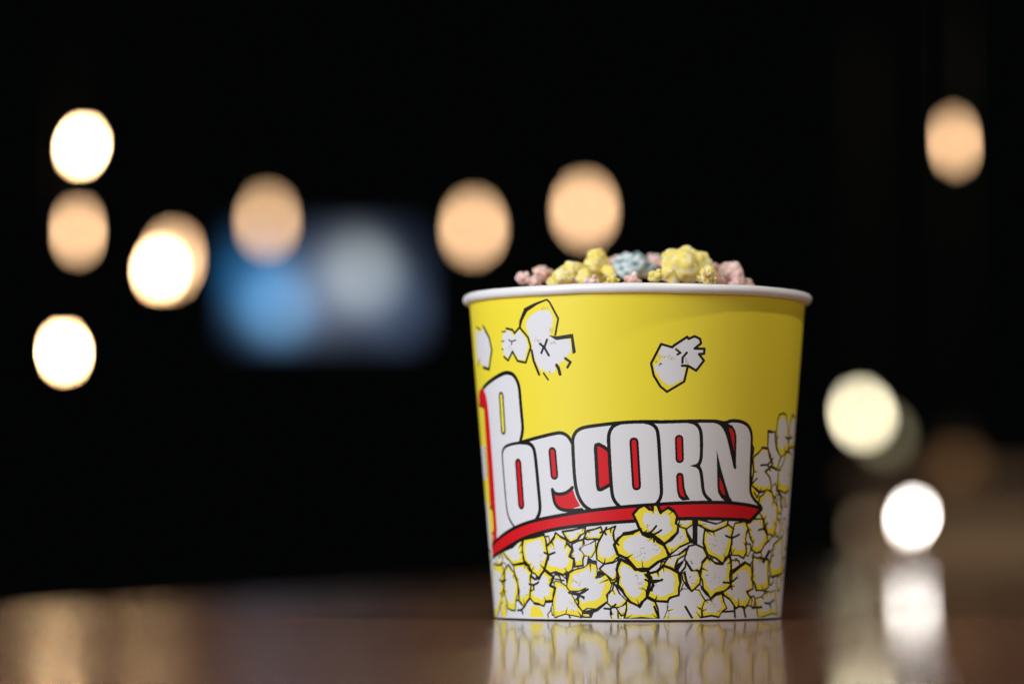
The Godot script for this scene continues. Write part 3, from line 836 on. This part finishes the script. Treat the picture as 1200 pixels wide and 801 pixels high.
		o.name = named("popcorn_piece")
		o.mesh = popcorn_mesh(lobes, tone[0], tone[1], hull, p[7], 20 + rng.randi() % 900)
		o.material_override = kern
		add_child(o)
		o.position = BUCKET + Vector3(p[2], p[3], p[8])
		o.set_meta("label", p[0])
		o.set_meta("category", "popcorn")
		o.set_meta("group", "popcorn heaped in the bucket")
	var mm := MultiMesh.new()
	mm.transform_format = MultiMesh.TRANSFORM_3D
	mm.use_colors = true
	mm.mesh = popcorn_mesh(random_lobes(0.0125, 5), Color(0.9, 0.85, 0.8), Color(0.95, 0.93, 0.9), Color(0.9, 0.85, 0.8), 0.0, 77)
	var spots := []
	for ring in 5:
		var many := 1 + ring * 6
		for k in many:
			for layer in 2:
				var a := TAU * (k + rng.randf_range(-0.3, 0.3)) / many + ring
				var r := ring * 0.0185
				var y := 0.1715 - 0.016 * pow(r / 0.075, 2.0) - layer * 0.017 + rng.randf_range(-0.002, 0.002)
				var b := Basis.from_euler(Vector3(rng.randf() * TAU, rng.randf() * TAU, rng.randf() * TAU)) * rng.randf_range(0.85, 1.05)
				spots.append(Transform3D(b, Vector3(r * sin(a), y, r * cos(a))))
	mm.instance_count = spots.size()
	for k in spots.size():
		mm.set_instance_transform(k, spots[k])
		mm.set_instance_color(k, [Color(0.86, 0.52, 0.48), Color(0.9, 0.74, 0.3), Color(0.86, 0.55, 0.5), Color(0.7, 0.8, 0.83)][rng.randi() % 4])
	var rest := MultiMeshInstance3D.new()
	rest.name = "popcorn_filling"
	rest.multimesh = mm
	rest.material_override = kern
	add_child(rest)
	rest.position = BUCKET
	rest.set_meta("kind", "stuff")
	rest.set_meta("label", "pink, yellow and blue popcorn filling the bucket below the rim")
	rest.set_meta("category", "popcorn")

	# ---- behind, far out of focus: bulbs on cords and a wall screen
	for p in [
		["white glowing bulb at the top of the column of lamps far left", Vector3(-0.6878, 0.6728, -5.5000), 0.0054, 0.0380, -0.209, Color(1.0,0.82,0.60), 170, 0.9],
		["peach glowing bulb just below the topmost white bulb far left", Vector3(-0.7189, 0.5538, -5.7000), 0.0056, 0.0591, 0.000, Color(1.0,0.80,0.605), 18, 1.2],
		["white glowing bulb lowest in the column of lamps far left", Vector3(-0.7270, 0.3489, -5.6000), 0.0055, 0.0373, 0.052, Color(1.0,0.82,0.60), 170, 1.4],
		["white glowing bulb overlapping a peach one left of the screen", Vector3(-0.6529, 0.5467, -6.4000), 0.0071, 0.0442, -0.140, Color(1.0,0.82,0.60), 95, 1.2],
		["peach glowing bulb partly hidden behind a white one left of the screen", Vector3(-0.8696, 0.7578, -8.8000), 0.0141, 0.0956, -0.105, Color(1.0,0.80,0.605), 16, 1.3],
		["peach glowing bulb over the upper left corner of the blue screen", Vector3(-0.6117, 0.8399, -8.6000), 0.0149, 0.0892, 0.000, Color(1.0,0.80,0.605), 9, 1.2],
		["peach glowing bulb between the screen and the popcorn bucket", Vector3(-0.1026, 0.8773, -9.2000), 0.0182, 0.0954, 0.000, Color(1.0,0.80,0.605), 11.5, 1.3],
		["peach glowing bulb above the left half of the popcorn bucket", Vector3(0.1938, 0.9253, -9.2000), 0.0182, 0.0954, 0.000, Color(1.0,0.80,0.605), 12.5, 1.3],
		["peach glowing bulb alone in the upper right corner", Vector3(0.6826, 0.6565, -5.3000), 0.0046, 0.0628, 0.070, Color(1.0,0.80,0.605), 15, 0.9],
		["pale yellow glowing bulb right of the bucket's middle", Vector3(0.9544, 0.3851, -9.4000), 0.0174, 0.0743, 0.244, Color(1.0,0.95,0.80), 20, 1.7],
		["dim olive ghost of the pale yellow bulb right of bucket, built as an added bulb", Vector3(1.0551, 0.3440, -9.8000), 0.0218, 0.0726, 0.244, Color(1.0,0.95,0.75), 1.0, 1.8],  # added bulb standing in for a lens ghost of the pale yellow one
		["small dim grey-brown glint, built as an added bulb, left of the low white bulb on the right", Vector3(0.8411, 0.0723, -8.2000), 0.0121, 0.0486, 0.000, Color(1.0,0.85,0.7), 1.0, 1.6],  # added bulb standing in for a faint blurred glint
		["dim amber glow, built as an added bulb, right of and above the low white bulb", Vector3(1.0693, 0.2158, -8.3000), 0.0471, 0.0820, 0.000, Color(1.0,0.70,0.42), 0.16, 1.5],  # added bulb standing in for a brownish glow of unknown source
		["white glowing bulb low on the right, mirrored in the table", Vector3(0.6954, 0.0834, -6.0000), 0.0052, 0.0370, -0.175, Color(1.0,0.97,0.93), 62, 1.5],
	]:
		pendant(p[0], p[1], p[2], p[3], p[4], p[5], p[6], p[7])
	var tv := thing("television", "blurred television screen glowing blue and grey beyond the table", "television", Vector3(-0.8635, 1.2204, -16.0))
	var frame := BoxMesh.new()
	frame.size = Vector3(0.87, 0.50, 0.05)
	part("casing", frame, plain(Color(0.03, 0.03, 0.03), 0.4), tv)
	var im := Image.create(64, 36, false, Image.FORMAT_RGB8)
	for y in 36:
		for x in 64:
			var c := Color(0.09, 0.12, 0.18)
			c = c.lerp(Color(0.10, 0.36, 0.56), exp(-pow((x - 5.0) / 9.0, 2.0) - pow((y - 14.0) / 12.0, 2.0)))
			c = c.lerp(Color(0.46, 0.70, 0.90), exp(-pow((x - 15.0) / 9.0, 2.0) - pow((y - 25.0) / 9.0, 2.0)))
			c = c.lerp(Color(0.34, 0.37, 0.43), exp(-pow((x - 33.0) / 13.0, 2.0) - pow((y - 20.0) / 13.0, 2.0)))
			c = c.lerp(Color(0.68, 0.71, 0.70), exp(-pow((x - 45.0 - (y - 13.0) * 0.25) / 8.0, 2.0) - pow((y - 13.0) / 10.0, 2.0)))
			c = c.lerp(Color(0.24, 0.30, 0.40), exp(-pow((x - 58.0) / 8.0, 2.0) - pow((y - 27.0) / 9.0, 2.0)))
			im.set_pixel(x, y, c)
	var sm := StandardMaterial3D.new()
	sm.albedo_color = Color(0.02, 0.02, 0.02)
	sm.roughness = 0.3
	sm.emission_enabled = true
	sm.emission = Color.BLACK
	sm.emission_texture = ImageTexture.create_from_image(im)
	sm.emission_energy_multiplier = 2.6
	var face := QuadMesh.new()
	face.size = Vector2(0.83, 0.46)
	part("screen", face, sm, tv).position.z = 0.027
	var shine := AreaLight3D.new()
	shine.name = "screen_glow"
	shine.area_size = Vector2(0.83, 0.46)
	shine.light_color = Color(0.6, 0.75, 0.95)
	shine.light_energy = 0.004
	shine.shadow_enabled = true
	tv.add_child(shine)
	shine.position.z = 0.03
	shine.rotation.y = PI

	# ---- dim haze on the right built as a guessed counter, under an added lamp above the frame
	var counter := thing("haze_counter", "dim blurred grey-brown haze built as a counter beyond the table, right of the bucket", "counter", Vector3(0.874, 0.0, -8.6))
	var face_wood := plain(Color(0.50, 0.43, 0.36), 0.7)
	var front := BoxMesh.new()
	front.size = Vector3(1.5, 1.06, 0.05)
	part("front_panel", front, face_wood, counter).position = Vector3(0.75, -0.36, 0.0)
	var slab := BoxMesh.new()
	slab.size = Vector3(1.56, 0.04, 0.5)
	part("counter_top", slab, plain(Color(0.36, 0.30, 0.25), 0.5), counter).position = Vector3(0.75, 0.19, -0.19)
	var bar := SpotLight3D.new()  # added light out of view, placed to brighten the counter
	bar.name = "added_counter_lamp"
	bar.light_color = Color(1.0, 0.90, 0.76)
	bar.light_energy = 2.8
	bar.light_size = 0.04
	bar.spot_range = 12.0
	bar.spot_attenuation = 2.0
	bar.spot_angle = 50.0
	bar.spot_angle_attenuation = 1.0
	bar.shadow_enabled = true
	add_child(bar)
	bar.look_at_from_position(Vector3(0.874 + 0.25, 1.5, -7.9), Vector3(0.874 + 0.25, 0.0, -8.55))
